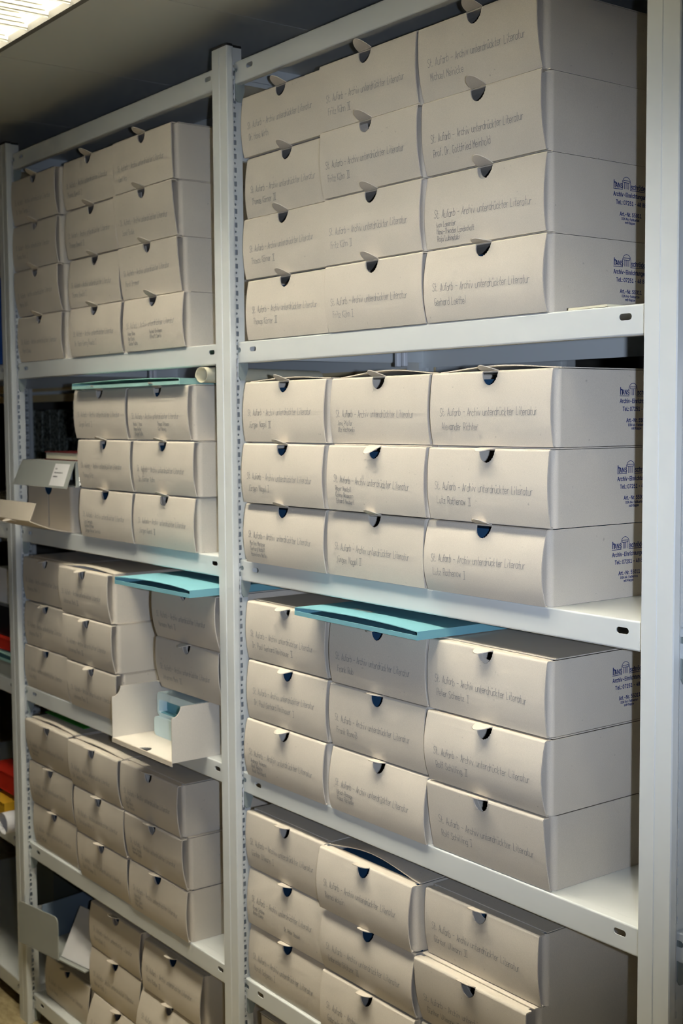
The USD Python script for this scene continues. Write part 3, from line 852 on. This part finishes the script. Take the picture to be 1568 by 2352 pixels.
# ------------------------------------------------------------------ the open box pulled forward on the third shelf of the left bay
z0 = TOP[3] + 0.0004
xr, xl, yf, fl_len, th = -0.113, -0.372, 0.035, 0.116, 0.0018
t = thing('open_archive_box', 'opened archive box with its front flap lowered and light blue bundles inside, left bay', 'archive box', (xl, yf, z0))
w, d, h = xr - xl, 0.335, BH - 0.001


def side_wall():
    # side panel with the opened dust flap in line with it, upper front corner cut round
    p = sg.box(-fl_len, 0, d, h)
    p = p.difference(sg.Point(-fl_len, h).buffer(0.021, quad_segs=8))
    return p


part('side_wall', ext(side_wall(), th, 'yzx', (w - th, 0, 0)), 'cardboard_inside', t)
part('side_wall', ext(side_wall(), th, 'yzx', (0, 0, 0)), 'cardboard_inside', t)
part('back_wall', bx(th, w - th, d - th, d, 0, h), 'cardboard_inside', t)
part('base', bx(th, w - th, 0, d - th, 0, th), 'cardboard_inside', t)
fp = sg.box(-0.004, -0.113, w - 0.003, -0.0005).difference(sa.translate(sa.rotate(zigzag_hole(0, 0), 180, origin=(0, 0)), w / 2, -0.1128))
part('flap', ext(fp, th, 'xyz', (0, 0, 0.0002)), 'cardboard_inside', t)
part('tuck', ext(sg.box(-0.004, 0, w - 0.003, 0.010), 0.0018, 'xzy', (0, -0.1155, -0.008)), 'cardboard_warm', t)
part('lid', lid_mesh(w - 0.001, d, -0.006, h + 0.0008, -0.0), 'cardboard_inside', t, 35)
pb = thing('document_bundle', 'pale blue folder bundle, lower of the two in the opened box', 'folder', (xl + 0.034, yf - 0.033, z0 + 0.0024), group='pale blue bundles in the opened box')
ring_p = lambda w_, h_, r: sg.box(r, r, w_ - r, h_ - r).buffer(r, quad_segs=5)
part('wrapper', ext(ring_p(0.165, 0.042, 0.011), 0.30, 'xzy'), 'pale_blue_card', pb, 40)
pb = thing('document_bundle', 'pale blue folder with open end showing blue lining, upper bundle in the opened box', 'folder', (xl + 0.036, yf - 0.026, z0 + 0.0452), group='pale blue bundles in the opened box')
part('wrapper', ext(ring_p(0.168, 0.052, 0.012).difference(sa.translate(ring_p(0.152, 0.030, 0.006), 0.008, 0.006)), 0.29, 'xzy'), 'pale_blue_card', pb, 40)
part('lining', ext(ring_p(0.1515, 0.0295, 0.006), 0.002, 'xzy', (0.00825, 0.02, 0.00625)), 'teal_card', pb)
part('lining', bx(0.0085, 0.1595, 0.003, 0.02, 0.0062, 0.0075), 'teal_card', pb)

# ------------------------------------------------------------------ second shelf of the left bay, left stack: opened box, grey case, book
z0 = TOP[2] + 0.0004
t = thing('open_archive_box', 'archive box with its flap pulled down towards the aisle, under the grey case', 'archive box', (-0.985, 0.002, z0))
part('body', make_body(notch=0.024, gap=0.0065), 'cardboard_warm', t, 35)
part('stored_folders', bx(0.012, BW - 0.012, 0.04, BD - 0.03, 0.0024, 0.1), 'shaded_folder_card', t, label='folders inside, coloured dark blue for the shade')
part('lid', lid_mesh(BW, BD, 0.004, BH, 0), 'cardboard', t)
n = 10
fpth = [(0.0, 0.0006)] + [(-0.102 * k / n, 0.0006 + 0.031 * k / n - 0.004 * math.sin(math.pi * k / n)) for k in range(1, n + 1)]
e = fpth[-1]
pa = Path(fpth + [(e[0] - 0.002, e[1] + 0.002)] + [(e[0] - 0.002 + 0.0035 * k, e[1] + 0.002 + 0.0105 * k) for k in range(1, 5)])
tf = pa.t[n] + 0.001
pl = sg.Polygon([(0, 0), (BW, 0), (BW - 0.004, tf), (BW + 0.0, pa.t[-1]), (0.0, pa.t[-1]), (0.004, tf)])
hole = zigzag_hole(BW / 2, tf)
part('flap', sheet(pl.difference(hole), pa, 0.0018), 'cardboard_warm', t, 30)
dd = Path([fpth[-2], fpth[-1], (e[0] - 0.02, e[1] + 0.002 - 0.008)])
disc = sg.Polygon([(BW / 2 + 0.0155 * math.cos(a_), dd.t[1] + 0.0175 * math.sin(a_)) for a_ in np.linspace(0, math.pi, 14)])
part('thumb_tab', sheet(disc, dd, 0.0015), 'cardboard', t)

cz = TOP[2] + BH + 0.0012
t = thing('document_case', 'grey cardboard document case with white typed label, on the opened box', 'document case', (-0.953, -0.022, cz))
cw = 0.303
face = sg.Polygon([(0, 0), (0.004, 0.058), (0.36, 0.058), (0.36, 0)])
part('case', cat_([bx(0, cw, 0, 0.34, 0, 0.003), bx(0.002, cw, 0.0, 0.34, 0.0555, 0.0585), bx(0, 0.003, 0.001, 0.34, 0.003, 0.0555), bx(cw - 0.003, cw, 0.001, 0.34, 0.003, 0.0555), bx(0, cw, 0.337, 0.34, 0.003, 0.0555)]), 'grey_board', t)
fv = np.array([(-0.012, -0.022, -0.003), (cw - 0.006, -0.022, -0.003), (cw - 0.004, 0.0, 0.0588), (0.004, 0.0, 0.0588)])
m = trimesh.Trimesh(np.vstack([fv, fv + [0, 0.0025, 0]]), np.array([(0, 1, 2), (0, 2, 3), (5, 4, 6), (6, 4, 7), (0, 4, 5), (0, 5, 1), (1, 5, 6), (1, 6, 2), (2, 6, 7), (2, 7, 3), (3, 7, 4), (3, 4, 0)]), process=False)
fpart = part('front_flap', m, 'grey_board', t)
# label on the sloping flap
def on_front(u, v, off):
    k = (v + 0.003) / 0.0618
    return (u, -0.022 + 0.022 * k - off, v)
lb = np.array([on_front(0.200, 0.002, .0007), on_front(0.281, 0.002, .0007), on_front(0.280, 0.053, .0007), on_front(0.202, 0.053, .0007)])
lbm = trimesh.Trimesh(np.vstack([lb, lb + [0, .0006, 0]]), m.faces, process=False)
lp = part('paper_label', lbm, 'white_label', fpart, label='white typed label')
tm = []
for s_, u, v, hh in (('Inhalt', 0.210, 0.040, 0.0030), ('Archiv unterdrückter Lit.', 0.210, 0.031, 0.0030), ('Karteikarten', 0.210, 0.022, 0.0030)):
    q_ = meshkit.text_mesh(s_, hh, 0.0001, True); q_.apply_scale([1.0, 1, 1])
    vv = np.asarray(q_.vertices)
    tm.append(trimesh.Trimesh(np.array([on_front(u + a_, v + b_, .0011 + c__ ) for a_, b_, c__ in vv]), q_.faces, process=False))
part('typed_text', cat_(tm), 'black_print', fpart)
# spiral wire along the right edge
sp = []
for k in range(9):
    zz = 0.006 + 0.0055 * k
    ring_t = trimesh.creation.torus(0.0028, 0.0005, 10, 6); ring_t.apply_transform(trimesh.transformations.rotation_matrix(math.pi / 2, [0, 1, 0]))
    ring_t.apply_transform(trimesh.transformations.rotation_matrix(math.pi / 2, [0, 0, 1])); ring_t.apply_translation((0.0, 0, zz)); sp.append(ring_t)
nb = thing('spiral_notebook', 'narrow spiral-bound notebook standing between the grey case and the boxes', 'notebook', (-0.953 + cw + 0.0006, -0.016, cz))
part('cover', bx(0.0, 0.005, 0.004, 0.21, 0.0, 0.057), 'dark_board', nb)
spm = cat_(sp); spm.apply_translation((0.003, 0.003, 0)); part('spiral', spm, 'bright_steel', nb)

t = thing('book', 'dark red book with cream pages lying on the grey document case', 'book', (-0.895, 0.012, cz + 0.0590), rz=-2)
part('cover', cat_([bx(0, 0.19, 0, 0.13, 0.0, 0.0022), bx(0, 0.19, 0, 0.13, 0.0178, 0.02), bx(0, 0.19, 0.128, 0.13, 0.002, 0.018)]), 'dark_red', t)
part('page_block', bx(0.003, 0.187, 0.003, 0.128, 0.0022, 0.0178), 'cream_paper', t)

# ------------------------------------------------------------------ lowest shelf of the left bay: grey tray case with papers
gz = TOP[5] + BH + 0.0012
sup = thing('grey_folder', 'flat grey folder stack under the open grey case, lowest shelf, left bay', 'folder', (-0.90, 0.075, gz))
part('board', bx(0, 0.18, 0, 0.26, 0.0, 0.037), 'dark_board', sup)
t = thing('open_document_case', 'open grey case holding loose papers, lowest shelf of the left bay, leaning past the upright', 'document case', (-1.0145, -0.0365, gz + 0.0385), rz=9.5)
gw, gd, gh = 0.288, 0.30, 0.098
part('base', ext(sg.Polygon([(0, 0), (gw, 0), (gw, gd - .02), (0.052, gd - .02), (0.052, 0.03), (0.0, 0.010)]), 0.003), 'grey_board', t)
part('side_wall', bx(0.052, 0.055, 0.035, gd - .022, 0.003, gh + 0.002), 'blue_grey_card', t, label='blue-grey inner side wall')
part('back_wall', bx(0.056, gw, gd - 0.024, gd - .021, 0.003, gh), 'grey_board', t)
part('front_wall', ext(ring_p(0.178, gh + 0.04, 0.014).intersection(sg.box(0, 0, 1, gh + 0.012)).intersection(sa.translate(ring_p(0.178, gh + 0.04, 0.014), 0, -0.028)).union(sg.box(0, 0, 0.178, 0.05)), 0.0025, 'xzy', (0, -0.002, 0)), 'grey_board', t)
pp = thing('paper_stack', 'white loose papers leaning inside the open grey case', 'papers', (-0.849, 0.004, gz + 0.044), rz=9.5, rx=-28)
for k in range(4):
    o = 0.0012 * k
    part('sheet_bundle', bx(-0.002 * k, 0.118, 0.004 * k, 0.004 * k + 0.0035, 0.001 * (k % 2), 0.128 - 0.006 * k), 'paper', pp)
rp = thing('red_leaflet', 'small dark red leaflet behind the papers in the open grey case', 'leaflet', (-0.82, 0.14, gz + 0.046), rz=9.5, rx=-20)
part('sheet', bx(0, 0.07, 0, 0.002, 0, 0.145), 'dark_red', rp)

# small card edge lying on the upper shelf at the right end
t = thing('card_slip', 'thin pale card slip lying on the shelf edge beside the rightmost boxes', 'card', (0.86, 0.006, TOP[1] + 0.0005), rz=-4)
part('slip', bx(0, 0.075, 0, 0.05, 0, 0.003), 'cream_paper', t)

# ------------------------------------------------------------------ far left bay: what shows past its right end
def flat_case(name, label, cat, x1, w, y, d, z, h, mat, edge=None):
    t = thing(name, label, cat, (x1 - w, y, z + 0.0003))
    part('cover', cat_([bx(0, w, 0, d, 0, 0.002), bx(0, w, 0, d, h - 0.002, h), bx(0, 0.002, 0, d, 0.002, h - 0.002)]), mat, t)
    part('contents', bx(0.002, w - 0.001, 0.002, d - 0.002, 0.002, h - 0.002), edge or mat, t)
    return t


XR = -W - 0.024
z = TOP[1]
t = thing('ring_binder', 'blue ring binder standing on the far left bay at the picture edge', 'binder', (XR - 0.105, -0.004, z + .0003))
part('cover', bx(0, 0.07, 0, 0.29, 0, 0.222), 'blue_cloth', t)
t = thing('thin_binder', 'thin orange-spined folder beside the blue ring binder', 'folder', (XR - 0.033, -0.004, z + .0003))
part('cover', bx(0, 0.006, 0, 0.29, 0, 0.205), 'orange_card', t)
part('label', bx(0.0005, 0.0055, -0.0006, 0.0, 0.004, 0.03), 'white_label', t)
z = TOP[2]
flat_case('book', 'brown bound volume lying low on the far left bay, second shelf', 'book', XR - .02, 0.20, 0.03, 0.28, z, 0.045, 'brown_board')
z = TOP[3]
flat_case('document_case', 'flat grey case at the bottom of the pile, far left bay, third shelf', 'document case', XR - .02, 0.25, 0.0, 0.33, z, 0.042, 'grey_board')
t, tp, q = folder('document_folder', 'pale teal folder with black elastic in the far left bay pile', ((XR - .27, 0.0), (XR - .02, 0.0), (XR - .02, 0.3), (XR - .27, 0.3)), z + 0.0428, 0.013, 'pale_teal_card')
part('elastic', cyl((0.245, 0.01, 0.019), (0.20, 0.06, 0.0165), 0.0013, 8), 'black_elastic', tp)
flat_case('document_case', 'red flat case lying on the pale teal folder, far left bay', 'document case', XR - .02, 0.25, 0.02, 0.3, z + 0.064, 0.03, 'red_card')
flat_case('document_case', 'black case lying on the red case, far left bay, third shelf', 'document case', XR - .02, 0.24, 0.04, 0.28, z + 0.0945, 0.082, 'black_plastic')
flat_case('document_case', 'pale grey case on the black case, far left bay, third shelf', 'document case', XR - .03, 0.24, 0.06, 0.28, z + 0.177, 0.10, 'grey_board', 'paper')
z = TOP[4]
paper_roll('white rolled-up sheet sticking out of the far left bay, fourth shelf', (-1.112, -0.035, z + 0.0305), (-1.132, 0.33, z + 0.0305), 0.0295, 'paper')
flat_case('document_case', 'ribbed yellow case beside the white roll, far left bay', 'document case', XR - 0.125, 0.12, 0.0, 0.3, z, 0.06, 'yellow_card')
flat_case('document_case', 'dark brown case under the red case, far left bay, fourth shelf', 'document case', -1.30, 0.26, 0.12, 0.28, z, 0.075, 'brown_board')
flat_case('document_case', 'bright red case in the far left bay, fourth shelf', 'document case', XR - 0.015, 0.30, 0.03, 0.3, z + 0.0755, 0.052, 'red_card')
flat_case('document_case', 'dark grey case above the bright red case, far left bay', 'document case', XR - 0.03, 0.27, 0.1, 0.27, z + 0.128, 0.12, 'dark_board')
z = TOP[5]
flat_case('document_case', 'dark grey case deep on the lowest shelf of the far left bay', 'document case', -1.33, 0.27, 0.2, 0.24, z, 0.20, 'dark_board')
flat_case('document_case', 'upper dark grey case deep on the lowest shelf, far left bay', 'document case', -1.33, 0.27, 0.2, 0.24, z + 0.2005, 0.11, 'dark_board')

# ------------------------------------------------------------------ what stands behind the left bay: the next row of shelves with marbled binders
yb0 = 0.56
t = thing('metal_shelf', 'shelf edge of the next row painted as lamplit, seen through the left bay', 'shelf', (-1.6, yb0, 1.735))
part('front_beam', bx(-1.2, 1.55, 0, 0.0015, -0.036, 0), 'lamplit_paint', t)
part('lower_rail', bx(-1.2, 1.55, 0.012, 0.016, -0.072, -0.047), 'lamplit_paint', t)
part('shelf_panel', bx(-1.2, 1.55, 0.0015, 0.42, -0.0015, 0), 'shelf_paint', t)
t = thing('metal_shelf', 'pale grey shelf of the next row carrying the marbled binders', 'shelf', (-1.6, yb0, 1.32))
part('front_beam', bx(-1.2, 1.55, 0, 0.0015, -0.04, 0), 'shelf_paint', t)
part('shelf_panel', bx(-1.2, 1.55, 0.0015, 0.42, -0.0015, 0), 'shelf_paint', t)
for sx in (-1.2, 1.5):
    t = thing('shelf_upright', 'pale grey upright at the %s end of the next row of shelves' % ('left' if sx < 0 else 'right'), 'shelf upright', (-1.6 + sx + 0.02, yb0 + 0.43, 0))
    part('post', bx(-0.02, 0.02, 0, 0.03, FZ, 2.2), 'shelf_paint', t)
    for zz in (1.30, 1.715):
        part('bracket', bx(-0.003, 0.003, -0.40, 0.0, zz - 0.03, zz + 0.018), 'shelf_paint', t)
x = -2.36
k = 0
g = 'marbled binders in the next row'
while x < -1.82:
    w_ = 0.055 if k % 3 else 0.07
    t = thing('ring_binder', 'black marbled ring binder in the next row behind the left bay', 'binder', (x, yb0 + 0.02, 1.3205), group=g, ry=(4 if k % 4 == 1 else 0))
    part('cover', bx(0, w_, 0, 0.28, 0, 0.315, 0.002), 'marbled', t)
    x += w_ + (0.03 if k % 4 == 1 or k % 4 == 0 else 0.004)
    k += 1
